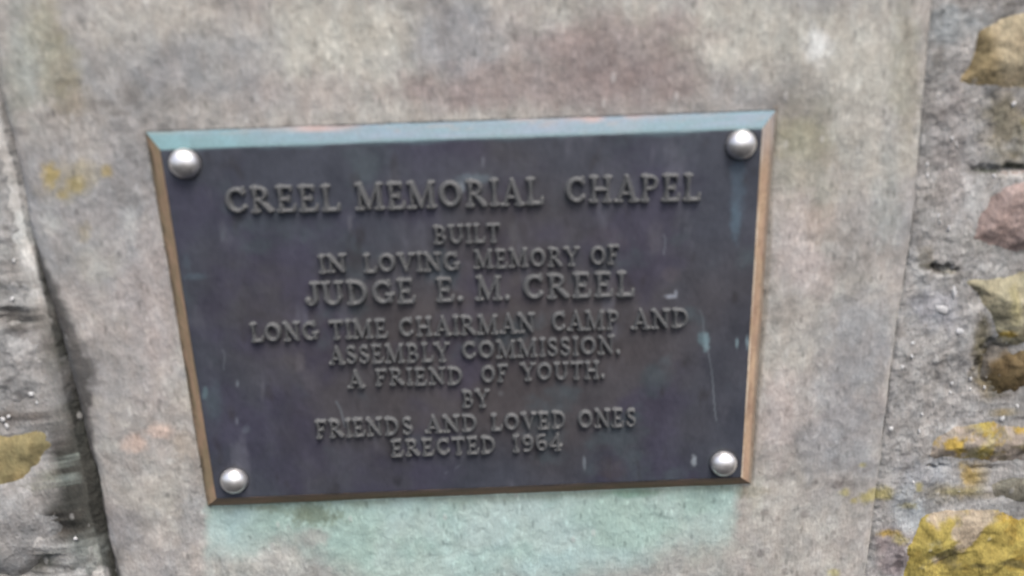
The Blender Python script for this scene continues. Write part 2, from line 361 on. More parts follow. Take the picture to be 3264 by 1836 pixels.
def build_wall(side, label, stones, pebbles, x0, x1):
    root = empty('rubble_wall', ((x0 + x1) / 2, 0, Z0), label, 'stone wall', 'rough rubble walling beside the slab')
    org = (root.location.x, 0, root.location.z)
    if side == 'R': xs = spaced(x0, x1, x0, vis_x1, .0013, .012)
    else: xs = spaced(x0, x1, vis_x0, x1, .0013, .012)
    ZM, U2 = np.meshgrid(zs, np.linspace(0, 1, len(xs)), indexing='ij')
    base = (xs - x0) / (x1 - x0)
    if side == 'R':
        jx = joint_x(R_pts, ZM); XM = jx + .0004 + (x1 - jx) * base[None, :]
    else:
        jx = joint_x(L_pts, ZM); XM = x0 + (jx - .0006 - x0) * base[None, :]
    h = mortar_h(XM, ZM, side)
    qx, qy = inv(XM, ZM)
    n1, n2, n3 = fbm(XM, ZM, 18, 4, 131, .6), fbm(XM, ZM, 40, 4, 132, .65), fbm(XM, ZM, 9, 4, 133)
    T = np.ones(XM.shape + (3,)) * (lin(160, 157, 154) * ST)
    T = paint(T, sstep(-.1, .5, n1), lin(178, 176, 173) * ST, .6); T = paint(T, sstep(.05, .5, -n1), lin(138, 134, 130) * ST, .5)
    T = paint(T, sstep(.12, .5, n2), lin(112, 108, 102) * ST, .45); T = paint(T, sstep(.15, .5, -n2), lin(176, 174, 172) * ST, .4); T = paint(T, sstep(.1, .5, fbm(XM, ZM, 110, 3, 137, .7)), lin(116, 112, 108) * ST, .4)
    if side == 'R':
        PR = [(2365, 150, 18, 40, DARK, .8), (2345, 240, 20, 90, DARK, .45), (2400, 60, 90, 50, lin(150, 156, 158) * ST, .6), (2550, 320, 70, 90, lin(120, 112, 88) * ST, .7), (2330, 310, 14, 50, DARK, .5),
              (2345, 672, 28, 10, lin(60, 56, 48) * ST, .95), (2380, 684, 40, 8, lin(74, 68, 58) * ST, .85), (2330, 650, 20, 30, lin(110, 104, 90) * ST, .6), (2480, 432, 40, 8, lin(70, 72, 60) * ST, .9), (2560, 420, 40, 10, lin(60, 62, 50) * ST, .9),
              (2500, 930, 46, 70, lin(84, 74, 48) * ST, .9), (2470, 850, 24, 50, lin(112, 106, 84) * ST, .8), (2350, 780, 60, 60, lin(150, 152, 160) * ST, .6), (2480, 610, 90, 30, lin(150, 150, 146) * ST, .5), (2400, 400, 60, 200, lin(150, 144, 142) * ST, .5),
              (2380, 1040, 120, 40, lin(160, 158, 156) * ST, .6), (2330, 1200, 70, 50, lin(156, 158, 162) * ST, .7), (2290, 1290, 40, 60, lin(158, 164, 168) * ST, .7), (2250, 1400, 50, 80, lin(138, 126, 126) * ST, .8), (2262, 1418, 10, 26, lin(90, 82, 84) * ST, .8),
              (2222, 1245, 30, 18, YEL2, .65), (2315, 1228, 12, 14, YEL2, .7), (2240, 1345, 30, 9, YEL, .8), (2265, 1360, 20, 12, YEL2, .6), (2190, 1250, 24, 16, YEL2, .5), (2420, 1240, 60, 14, lin(140, 128, 112) * ST, .6),
              (2280, 1320, 22, 26, lin(186, 190, 192) * ST, .6), (2446, 1200, 26, 34, YEL, .75), (2420, 1240, 50, 10, YEL2, .6), (2290, 1275, 26, 10, YEL2, .5), (2530, 1040, 30, 12, YEL, .5), (2400, 1240, 90, 24, lin(150, 140, 116) * ST, .5), (2490, 970, 30, 50, lin(120, 110, 90) * ST, .5)]
    else:
        PR = [(60, 720, 40, 30, DARK, .5), (12, 690, 30, 60, DARK, .5), (90, 930, 30, 60, DARK, .35), (25, 1050, 60, 20, DARK, .6), (14, 810, 70, 38, lin(72, 68, 64) * ST, .85), (110, 800, 30, 60, DARK, .5), (120, 1060, 40, 40, DARK, .7), (150, 1100, 24, 40, lin(66, 62, 60) * ST, .9), (140, 980, 30, 60, lin(120, 118, 118) * ST, .5),
              (185, 1130, 20, 120, ALGAE, .85), (215, 1260, 34, 70, ALGAE, .95), (60, 1430, 110, 34, lin(76, 76, 70) * ST, .95), (150, 1340, 30, 50, lin(86, 80, 74) * ST, .8), (230, 1340, 28, 30, ALGAE, .7),
              (100, 1215, 30, 30, lin(128, 128, 112) * ST, .6), (205, 1400, 50, 50, lin(128, 132, 128) * ST, .7), (30, 1055, 90, 20, lin(110, 102, 96) * ST, .6), (30, 600, 40, 60, lin(170, 172, 170) * ST, .6), (45, 870, 60, 30, lin(130, 126, 124) * ST, .6),
              (85, 640, 10, 60, DARK, .6), (161, 1161, 18, 19, lin(160, 170, 162) * ST, .9), (153, 1216, 16, 14, lin(140, 148, 142) * ST, .8), (110, 1120, 12, 30, lin(70, 66, 62) * ST, .8)]
    if side == 'L':
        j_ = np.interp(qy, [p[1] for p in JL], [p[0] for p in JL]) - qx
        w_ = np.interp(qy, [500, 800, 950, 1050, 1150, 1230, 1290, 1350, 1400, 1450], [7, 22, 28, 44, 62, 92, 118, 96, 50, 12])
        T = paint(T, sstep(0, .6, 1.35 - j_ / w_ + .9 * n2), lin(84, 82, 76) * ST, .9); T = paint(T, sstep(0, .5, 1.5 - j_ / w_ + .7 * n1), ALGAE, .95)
    for i, (a, b, c, d, col, am) in enumerate(PR): T = paint(T, blob(qx, qy, a, b, c, d, 200 + i, .7), col, am)
    if side == 'R':                                                    # hollows where the pointing has fallen out
        h -= (.007 * blob(qx, qy, 2356, 676, 44, 14, 1, .9) + .004 * blob(qx, qy, 2515, 428, 80, 13, 2, .9)) * sstep(-.25, .25, n2) + .006 * blob(qx, qy, 2496, 920, 34, 60, 3, .9) + .004 * blob(qx, qy, 2480, 1181, 130, 8, 4, .9) * sstep(-.3, .2, n2)
        h += .0015 * np.sin(qx * .55 + 2.2 * fbm(XM, ZM, 8, 3, 140)) * blob(qx, qy, 2350, 520, 60, 160, 5, .4) * .35
    else:
        h -= .004 * blob(qx, qy, 20, 808, 55, 22, 6, 1.0) + .012 * blob(qx, qy, 150, 1095, 12, 30, 7, .5) + .007 * blob(qx, qy, 60, 1430, 120, 34, 8, .9) * sstep(-.4, .3, n2) + .006 * blob(qx, qy, 150, 1330, 20, 40, 9)
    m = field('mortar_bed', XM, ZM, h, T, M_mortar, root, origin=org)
    for i, (poly, prot, cols, lab) in enumerate(stones):
        pts = [D(a, b) if isinstance(poly, list) else (a, b) for a, b in poly]
        ax = [p[0] for p in pts]; az = [p[1] for p in pts]; pad = .008
        far = min(ax) > vis_x1 or max(ax) < vis_x0 or min(az) > vis_z1 or max(az) < vis_z0
        st = .005 if far else .0014
        X, Z = np.meshgrid(np.arange(min(ax) - pad, max(ax) + pad, st), np.arange(min(az) - pad, max(az) + pad, st))
        jj = X - joint_x(R_pts, Z) if side == 'R' else joint_x(L_pts, Z) - X
        s = poly_sdf(X, Z, pts) + .0028 + .005 * fbm(X, Z, 34, 5, 300 + i, .65)
        _, cv = cells(X + .012 * fbm(X, Z, 30, 3, 5 + i), Z, 34, 310 + i)
        f1 = fbm(X, Z, 20, 4, 320 + i, .6); f2 = fbm(X, Z, 90, 4, 330 + i, .6)
        q = sstep(-.002, .023, s)
        hh = mortar_h(X, Z, side) - .002 + prot * .62 * q * (.8 + .28 * f1 + .16 * (cv - .5)) + .0011 * f2 * q
        hh = np.where(s < 0, hh + s * 1.2, hh)
        c0, c1, c2, lich = cols
        C = np.ones(X.shape + (3,)) * (lin(*c0) * ST)
        C = paint(C, sstep(-.15, .4, f1), lin(*c1) * ST, .8); C = paint(C, sstep(.1, .5, fbm(X, Z, 38, 4, 340 + i, .65)), lin(*c2) * ST, .65)
        C = paint(C, (cv > .6) * 1., lin(*c1) * ST, .25)
        C = paint(C, sstep(.25, .6, fbm(X, Z, 70, 3, 345 + i, .6)), lin(*[x * .62 for x in c0]) * ST, .6)
        if lich:
            C = paint(C, sstep(.1, .4, fbm(X, Z, 80, 4, 357 + i, .7)), lin(120, 110, 70) * ST, .45)
            n = fbm(X, Z, 34, 5, 350 + i, .74); C = paint(C, sstep(.42 - lich, .62 - lich, n), YEL, .9); C = paint(C, sstep(.5 - lich, .8 - lich, fbm(X, Z, 48, 4, 355 + i)), YEL2, .5)
            C = paint(C, sstep(.25, .45, fbm(X, Z, 45, 4, 356 + i)), lin(172, 158, 146) * ST, .8); C = paint(C, sstep(.3, .5, fbm(X, Z * 2, 30, 4, 358 + i)), lin(96, 88, 56) * ST, .8)
        C = paint(C, 1 - sstep(-.001, .005, s + .007 * fbm(X, Z, 45, 4, 360 + i, .6)), lin(146, 142, 136) * ST, .7)
        if i == 0 and side == 'R' :
            sx, sy = inv(X, Z); C = paint(C, sstep(-20, 30, (sx - 2500) - .25 * (sy - 120) + 20 * f1), lin(172, 160, 136) * ST, .75)
        if i == 2 and side == 'R':
            sx, sy = inv(X, Z); C = paint(C, blob(sx, sy, 2530, 838, 26, 9, 3), YEL, .9); C = paint(C, blob(sx, sy, 2545, 760, 18, 50, 4), YEL2, .25)
        o = field('stone', X, Z, hh, C, M_rock, root, keep=(s > -.004), origin=org)
        if lab: o['label'] = lab
    for i, (a, b, rx, rz) in enumerate(pebbles):
        cx, cz = D(a, b); sc = .000208
        me = pebble_meshes[i % 4]; o = bpy.data.objects.new('pebble', me); link(o, root)
        hm = float(mortar_h(np.array([[cx]]), np.array([[cz]]), side)[0, 0])
        o.location = (cx - org[0], -hm, cz - org[2]); o.scale = (rx * sc * 1.1, .0011, rz * sc * 1.1); o.rotation_euler = (0, random.uniform(-.5, .5), 0)
    # loose sand and grit standing out of the mortar: nobody could count it
    rg = np.random.default_rng(5 if side == 'R' else 6); n = 420
    gx = rg.uniform(max(x0, vis_x0 - .02), min(x1, vis_x1 + .02), n); gz = rg.uniform(vis_z0, vis_z1, n)
    jj = gx - joint_x(R_pts, gz) if side == 'R' else joint_x(L_pts, gz) - gx
    ok = jj > (.003 if side == 'R' else .03); gx, gz = gx[ok], gz[ok]; gh = mortar_h(gx, gz, side)
    base = np.array([(1, 0, 0), (-1, 0, 0), (0, 1, 0), (0, -1, 0), (0, 0, 1), (0, 0, -1)], float)
    fc = np.array([(0, 2, 4), (2, 1, 4), (1, 3, 4), (3, 0, 4), (2, 0, 5), (1, 2, 5), (3, 1, 5), (0, 3, 5)])
    r = rg.uniform(.0003, .0008, (len(gx), 1, 1)) * rg.uniform(.7, 1.3, (len(gx), 6, 1))
    V = base[None] * r + np.stack([gx - org[0], -gh, gz - org[2]], -1)[:, None, :]
    Fq = (fc[None] + 6 * np.arange(len(gx))[:, None, None]).reshape(-1, 3)
    tone = rg.choice(3, len(gx), p=[.5, .35, .15]); tc = np.array([lin(150, 148, 145), lin(122, 116, 110), lin(162, 162, 160)])[tone] * ST
    me = mesh_np('grit', V.reshape(-1, 3), Fq, M_mortar, np.repeat(tc, 6, 0), False)
    g = bpy.data.objects.new('grit', me); link(g, root); g['kind'] = 'stuff'
    return root

def lathe_dome(name, mat, prof, seg=32, wob=0, seed=0):
    V = []; Fs = []
    rn = np.random.default_rng(seed)
    for (r, h) in prof:
        for k in range(seg):
            a = 2 * math.pi * k / seg; w_ = 1 + wob * rn.uniform(-1, 1)
            V.append((r * w_ * math.cos(a), -h, r * w_ * math.sin(a)))
    n = len(prof)
    V.append((0, -prof[-1][1], 0)); top = len(V) - 1
    me = bpy.data.meshes.new(name)
    for i in range(n - 1):
        for k in range(seg):
            k2 = (k + 1) % seg; Fs.append((i * seg + k, i * seg + k2, (i + 1) * seg + k2, (i + 1) * seg + k))
    for k in range(seg): Fs.append(((n - 1) * seg + k, (n - 1) * seg + (k + 1) % seg, top))
    me.from_pydata(V, [], Fs); me.materials.append(mat)
    for p in me.polygons: p.use_smooth = True
    me.update(); return me
pebble_meshes = [lathe_dome('pebble', M_quartz, [(1, -.6), (1.05, .1), (.8, .7), (.35, .95)], 7, .38, k) for k in range(4)]

def rnd_stone(cx, cz, w_, h_):
    n = 9; return tuple((cx + w_ * random.uniform(.8, 1.1) * math.cos(a), cz + h_ * random.uniform(.8, 1.1) * math.sin(a)) for a in [2 * math.pi * k / n for k in range(n)])
TAN = ((140, 124, 92), (156, 140, 108), (116, 94, 66), 0)
TANL = ((150, 144, 122), (164, 156, 130), (140, 130, 108), .0)
PNK = ((148, 130, 124), (164, 146, 140), (122, 104, 98), 0)
BRN = ((104, 88, 62), (118, 100, 72), (84, 72, 46), 0)
LCH = ((156, 144, 132), (166, 154, 144), (138, 130, 118), .46)
LCH2 = ((150, 136, 112), (164, 150, 128), (126, 116, 78), 1.0)
DRK = ((112, 108, 96), (150, 146, 132), (84, 80, 66), .0)
GRY = ((152, 150, 148), (170, 168, 166), (118, 115, 110), 0)
OCR = ((150, 138, 100), (164, 150, 110), (120, 100, 66), 0)
right = [
 ([(2398, 218), (2404, 192), (2424, 150), (2436, 112), (2448, 72), (2482, 52), (2530, 34), (2600, 8), (2720, 0), (2720, 250), (2566, 232), (2500, 229), (2440, 232)], .014, TAN, 'ochre and tan stone, largest near the top'),
 ([(2433, 612), (2438, 568), (2455, 520), (2490, 474), (2530, 446), (2580, 438), (2720, 428), (2720, 690), (2560, 654), (2500, 632)], .012, PNK, 'dusty pink stone'),
 ([(2393, 690), (2440, 692), (2576, 682), (2720, 690), (2720, 820), (2620, 850), (2560, 872), (2530, 868), (2500, 836), (2472, 792), (2440, 742), (2410, 716)], .016, TANL, 'pointed tan stone with a yellow lichen spot'),
 ([(2518, 884), (2600, 866), (2720, 850), (2720, 960), (2580, 985), (2508, 1002), (2500, 960), (2506, 920)], .012, BRN, 'dark brown stone'),
 ([(2325, 1152), (2345, 1110), (2392, 1078), (2470, 1052), (2576, 1056), (2720, 1060), (2720, 1172), (2576, 1176), (2480, 1176), (2400, 1174), (2345, 1172)], .013, LCH, 'pinkish stone with patches of yellow lichen'),
 ([(2478, 1194), (2576, 1188), (2720, 1190), (2720, 1290), (2576, 1282), (2500, 1264), (2482, 1232)], .010, DRK, 'dark layered stone'),
 ([(2268, 1560), (2266, 1440), (2270, 1378), (2290, 1336), (2310, 1294), (2400, 1268), (2480, 1268), (2576, 1292), (2720, 1302), (2720, 1600), (2300, 1600)], .013, LCH2, 'stone crusted with yellow lichen'),
 ([(2552, 262), (2600, 270), (2720, 280), (2720, 410), (2600, 400), (2560, 360), (2546, 310)], .006, ((128, 120, 96), (142, 134, 112), (100, 92, 70), 0), 'olive grey stone'),
]
peb_r = [(2402, 738, 8, 20), (2372, 778, 22, 15), (2414, 834, 14, 11), (2296, 864, 5, 8), (2293, 897, 5, 9), (2269, 924, 4, 9), (2323, 1046, 5, 7), (2243, 1080, 7, 9), (2314, 1088, 4, 8), (2300, 1217, 4, 8), (2397, 994, 4, 6),
         (2401, 970, 4, 5), (2447, 958, 4, 7), (2447, 984, 4, 6), (2482, 980, 4, 7), (2524, 1056, 8, 12), (2560, 1024, 5, 7), (2337, 444, 4, 9), (2362, 546, 3, 9), (2398, 350, 4, 9), (2412, 366, 3, 9), (2366, 560, 3, 6), (2387, 576, 4, 10), (2336, 416, 4, 8), (2506, 446, 5, 7), (2555, 262, 6, 10)]
left = [
 ([(-150, 225), (-40, 250), (-8, 320), (14, 420), (30, 520), (44, 600), (40, 640), (-30, 650), (-150, 630)], .008, GRY, None),
 ([(-150, 655), (20, 662), (60, 700), (84, 760), (62, 782), (0, 776), (-150, 790)], .006, GRY, None),
 ([(-150, 840), (50, 832), (100, 868), (122, 930), (136, 1000), (90, 1028), (0, 1036), (-150, 1040)], .009, GRY, None),
 ([(-150, 1090), (40, 1080), (108, 1084), (130, 1112), (124, 1150), (96, 1190), (70, 1234), (0, 1245), (-150, 1240)], .011, OCR, 'ochre stone'),
 ([(-150, 1264), (40, 1258), (108, 1275), (136, 1312), (118, 1368), (60, 1396), (0, 1388), (-150, 1400)], .009, GRY, None),
 ([(176, 1440), (190, 1392), (226, 1372), (252, 1400), (262, 1450), (240, 1500), (190, 1500)], .005, ((132, 134, 130), (150, 152, 148), (110, 108, 104), 0), 'small greenish grey stone'),
]
peb_l = [(75, 996, 8, 8), (87, 1018, 5, 9), (3, 1060, 8, 8), (18, 1052, 6, 6), (12, 1078, 5, 10), (154, 806, 6, 8), (22, 664, 5, 8), (20, 760, 6, 8), (55, 1264, 9, 7), (184, 1362, 6, 7), (4, 955, 4, 7), (26, 975, 9, 9), (188, 968, 4, 8)]
for s_ in range(9):
    z = Z0 + .06 + s_ * .115
    for k in range(2):
        xr = vis_x1 + .11 + k * .15 + random.uniform(-.02, .02); xl = vis_x0 - .09 - k * .13 + random.uniform(-.02, .02)
        right.append((rnd_stone(xr, z + random.uniform(-.01, .01), .062, .045), .012, random.choice([TAN, PNK, TANL, GRY, OCR, LCH]), None))
        left.append((rnd_stone(xl, z + random.uniform(-.01, .01), .056, .045), .012, random.choice([TAN, GRY, OCR, GRY]), None))
build_wall('R', 'rough rubble wall right of the slab, ochre, pink and yellow-lichened stones in mortar', right, peb_r, joint_x(R_pts, .2), vis_x1 + .36)
build_wall('L', 'rough rubble wall left of the slab, mostly grey stones with dark algae in the joint', left, peb_l, vis_x0 - .30, joint_x(L_pts, .2))

# ------------------------------------------------------------------ the plaque
PW, PH, PD, PB = .40, .27168, .00853, .00997
plaque = empty('memorial_plaque', (0, 0, 0), 'dark bronze memorial plaque with raised lettering and verdigris along its top edge', 'plaque')
xi0, xi1, zi0, zi1 = -PW / 2 + PB, PW / 2 - PB, PB, PH - PB
X, Z = np.meshgrid(np.linspace(xi0, xi1, 470), np.linspace(zi0, zi1, 310))
qx, qy = inv(X, Z, -PD)
h = PD + .00022 * fbm(X, Z, 26, 4, 401) + .00009 * fbm(X, Z, 150, 3, 402)
BL_, BR_ = lin(63, 67, 77), lin(74, 70, 71)
B = np.ones(X.shape + (3,)) * BL_
cen = 1 - sstep(.2, 1.1, np.hypot((X - .02) / .19, (Z - .13) / .13) + .5 * fbm(X, Z, 12, 4, 403))
B = paint(B, cen, BR_, .85); B = paint(B, sstep(-.1, .5, fbm(X, Z, 20, 4, 404, .6)), lin(62, 60, 78), .6); B = paint(B, sstep(.1, .6, fbm(X, Z, 34, 4, 405, .6)), lin(70, 80, 86), .65)
B = paint(B, sstep(.25, .7, fbm(X, Z * .35, 60, 4, 406, .6)), lin(92, 94, 104), .5); B = paint(B, sstep(.3, .7, fbm(X, Z * .5, 80, 3, 407, .6)), lin(50, 48, 50), .5)
B = paint(B, (1 - sstep(0, 10, qy - np.interp(qx, [402, 1918], [378, 326]) + 8 * fbm(X, Z, 60, 3, 9))), lin(84, 104, 112), .6)
GL = lin(128, 146, 156); PLB = [
 (1190, 450, 50, 14, GL, .6), (1160, 470, 12, 14, lin(170, 184, 194), .8), (1150, 440, 170, 60, lin(88, 94, 102), .4), (1856, 470, 20, 90, lin(92, 112, 128), .6), (1850, 560, 14, 50, lin(92, 116, 132), .6), (1688, 745, 15, 6, lin(165, 172, 184), .9), (1700, 738, 4, 9, lin(160, 168, 180), .7),
 (1776, 862, 9, 24, lin(140, 168, 176), .9), (1768, 850, 14, 16, lin(110, 134, 142), .8), (1854, 862, 4, 14, lin(150, 176, 184), .8), (1880, 862, 4, 18, lin(150, 176, 184), .8), (1746, 1158, 7, 14, lin(168, 178, 186), .9), (1470, 1165, 5, 18, lin(140, 150, 158), .7),
 (1290, 585, 14, 34, lin(98, 98, 102), .7), (1530, 600, 50, 30, lin(90, 86, 94), .5), (1650, 600, 22, 40, lin(94, 94, 100), .5), (490, 695, 34, 9, lin(96, 114, 126), .5), (470, 660, 10, 20, lin(88, 104, 116), .4), (516, 990, 8, 16, lin(104, 128, 134), .8), (538, 1010, 20, 50, lin(82, 98, 106), .5),
 (598, 965, 4, 8, lin(140, 150, 160), .6), (755, 910, 14, 26, lin(104, 102, 108), .7), (780, 960, 26, 30, lin(88, 86, 94), .5), (620, 1080, 10, 12, lin(104, 112, 124), .7), (596, 1060, 4, 12, lin(124, 132, 142), .6), (560, 590, 5, 16, lin(96, 104, 112), .6), (1000, 1210, 14, 14, lin(44, 44, 50), .7), (1215, 405, 4, 14, lin(120, 124, 134), .7), (880, 560, 6, 22, lin(110, 112, 120), .6),
 (1690, 690, 26, 20, lin(96, 92, 94), .5), (1540, 1180, 40, 30, lin(92, 88, 90), .5), (1260, 990, 8, 6, lin(110, 112, 116), .6), (830, 1000, 40, 20, lin(88, 86, 92), .5), (660, 980, 5, 30, lin(100, 102, 110), .5), (1500, 985, 30, 12, lin(90, 90, 94), .5), (1895, 1130, 10, 50, lin(104, 112, 120), .4)]
for i, (a, b, c, d, col, am) in enumerate(PLB): B = paint(B, blob(qx, qy, a, b, c, d, 500 + i, .5), col * .8, am * .8)
for (x0_, y0_, x1_, y1_, wd_, am) in [(1778, 870, 1805, 1058, 1.3, .55), (1760, 780, 1776, 850, 1.4, .4), (845, 1010, 872, 1075, 2, .45), (560, 880, 566, 930, 1.6, .3), (1670, 590, 1674, 640, 1.4, .45), (1120, 1190, 1170, 1165, 1.6, .3)]:
    ex, ey = x1_ - x0_, y1_ - y0_; t_ = np.clip(((qx - x0_) * ex + (qy - y0_) * ey) / (ex * ex + ey * ey), 0, 1)
    B = paint(B, 1 - sstep(wd_ * .5, wd_ * 1.8, np.hypot(qx - x0_ - ex * t_ - 3 * np.sin(t_ * 5), qy - y0_ - ey * t_)), lin(140, 152, 160) * .8, am * .8)
for (a, b) in [(583, 524), (2367, 463), (742, 1539), (2310, 1484)]:
    cx, cz = U(a, b, PD + .004); B = paint(B, (1 - sstep(.0095, .0125, np.hypot(X - cx, Z - cz) + .0015 * fbm(X, Z, 120, 3, 77))), lin(46, 44, 42), .6)  # dark ring in the face colour, standing in for shadow round the rivet
face = field('face_panel', X, Z, h, B, M_bronze, plaque, origin=(0, 0, 0), back=.0002)
face['label'] = 'dark slate-brown weathered face'

o = [(-PW / 2, 0), (PW / 2, 0), (PW / 2, PH), (-PW / 2, PH)]; n_ = [(xi0, zi0), (xi1, zi0), (xi1, zi1), (xi0, zi1)]
def edge_part(k, cols, label):
    "one mitred bevel: outer lip, slope, rounded inner arris"
    a, b, c, d = np.array(o[k]), np.array(o[(k + 1) % 4]), np.array(n_[(k + 1) % 4]), np.array(n_[k])
    prof = [(0, .0002), (0, .0012), (.03, .0016), (.2, None), (.4, None), (.6, None), (.8, None), (.93, None), (.985, PD - .0003), (1.0, PD + .0001), (1.03, PD - .0006)]
    nt_ = 240; t = np.linspace(0, 1, nt_); V = []; C = []
    for j, (s, hh) in enumerate(prof):
        if hh is None: hh = .0016 + (PD - .0003 - .0016) * (s - .03) / .955
        p0 = a + (d - a) * s; p1 = b + (c - b) * s
        P_ = p0[None] + (p1 - p0)[None] * t[:, None]
        wob = .00045 * fbm(t * .4, t * 0 + k, 40, 3, 600 + k) * (s < .5)
        nrm = np.array([-(b - a)[1], (b - a)[0]]) / np.linalg.norm(b - a)
        P_ = P_ + nrm[None] * wob[:, None]
        V.append(np.stack([P_[:, 0], -np.full(nt_, hh), P_[:, 1]], -1))
        C.append(cols(s, t, P_))
    V = np.array(V); C = np.array(C); m_, n__ = V.shape[:2]; idx = np.arange(m_ * n__).reshape(m_, n__)
    q = np.stack([idx[:-1, :-1], idx[:-1, 1:], idx[1:, 1:], idx[1:, :-1]], -1).reshape(-1, 4)
    me = mesh_np('bevelled_edge', V.reshape(-1, 3), q, M_edge, C.reshape(-1, 3))
    for p in me.polygons: p.use_smooth = True
    ob = bpy.data.objects.new('bevelled_edge', me); link(ob, plaque); ob['label'] = label
def mixc(base, other, m): return np.asarray(base) * (1 - m[:, None]) + np.asarray(other) * m[:, None]
def c_top(s, t, P_):
    n = fbm(t, t * 0 + s * .3, 14, 4, 620, .6)
    c = mixc(np.tile(lin(90, 116, 126), (len(t), 1)), lin(104, 118, 134), np.clip(.4 + n - .2 * s + .0 * t, 0, 1))
    if s < .12: c = mixc(c, lin(150, 126, 118), sstep(.1, .5, fbm(t, t * 0 + 2, 9, 3, 625) + .1) * .6)
    if s < .25: c = mixc(c, lin(168, 132, 120), np.clip(np.exp(-((t - .735) / .045) ** 2) + .8 * np.exp(-((t - .29) / .015) ** 2), 0, 1) * .6)
    if s > .85: c = mixc(c, lin(70, 96, 100), np.full(len(t), .6))
    c = mixc(c, lin(120, 116, 116), sstep(.05, .5, fbm(t, t * 0 + s * .4, 30, 4, 628, .65)) * .5 * (s < .5)); c = mixc(c, lin(84, 120, 124), (1 - sstep(.0, .35, 1 - t)) * .6)
    return c
def c_bot(s, t, P_):
    n = fbm(t, t * 0 + s * .3, 18, 4, 630, .6); c = mixc(np.tile(lin(142, 118, 98), (len(t), 1)), lin(118, 106, 78), np.clip(.4 + 1.2 * n, 0, 1)); 
    return mixc(c, lin(112, 98, 92), np.full(len(t), .6 * (s > .6)))
def c_left(s, t, P_):
    n = fbm(t, t * 0 + s * .3, 22, 4, 640, .6); c = mixc(np.tile(lin(150, 126, 104), (len(t), 1)), lin(128, 116, 90), np.clip(.4 + 1.2 * n, 0, 1))
    c = mixc(c, lin(122, 90, 72), sstep(.6, 1, t)) if False else c
    return mixc(c, lin(74, 68, 54), np.full(len(t), .85 * (s < .35)) * (.6 + .4 * np.sin(t * 23 + 4 * n)))
def c_right(s, t, P_):
    n = fbm(t, t * 0 + s * .3, 16, 4, 650, .6); c = mixc(np.tile(lin(168, 146, 122), (len(t), 1)), lin(150, 124, 108), np.clip(.4 + 1.2 * n, 0, 1))
    if s > .9: c = mixc(c, lin(200, 190, 172), sstep(-.4, .2, n) * .8)
    if s < .25: c = mixc(c, lin(118, 110, 100), np.full(len(t), .75))
    c = mixc(c, lin(120, 98, 80), sstep(.1, .5, fbm(t, t * 0 + s, 34, 4, 655, .7)) * .6)
    return mixc(c, lin(150, 148, 150), sstep(.86, 1.0, t) * .6)
edge_part(0, c_bot, 'brown lower bevel, stained')
edge_part(1, c_right, 'coppery tan bevel on the right side')
edge_part(2, c_top, 'pale blue-green verdigris bevel along the top')
edge_part(3, c_left, 'brown bevel on the left side')

# dome headed rivets
prof = [(.0093, -.0005), (.0096, .0005), (.0096, .0012)] + [(.0095 * math.cos(a), .0012 + .0072 * math.sin(a)) for a in [math.pi / 2 * k / 14 for k in range(1, 14)]]
dome = lathe_dome('rivet', M_rivet, prof, 40)
for (a, b), lab in zip([(583, 524), (2367, 463), (742, 1539), (2310, 1484)], ['rivet at the upper left corner', 'rivet at the upper right corner', 'rivet at the lower left corner', 'rivet at the lower right corner']):
    cx, cz = U(a, b, PD + .0040)
    r_ = bpy.data.objects.new('rivet', dome); link(r_, plaque); r_.location = (cx, -PD, cz); r_.rotation_euler = (random.uniform(-.05, .05), random.uniform(0, 6), random.uniform(-.05, .05)); r_['label'] = lab

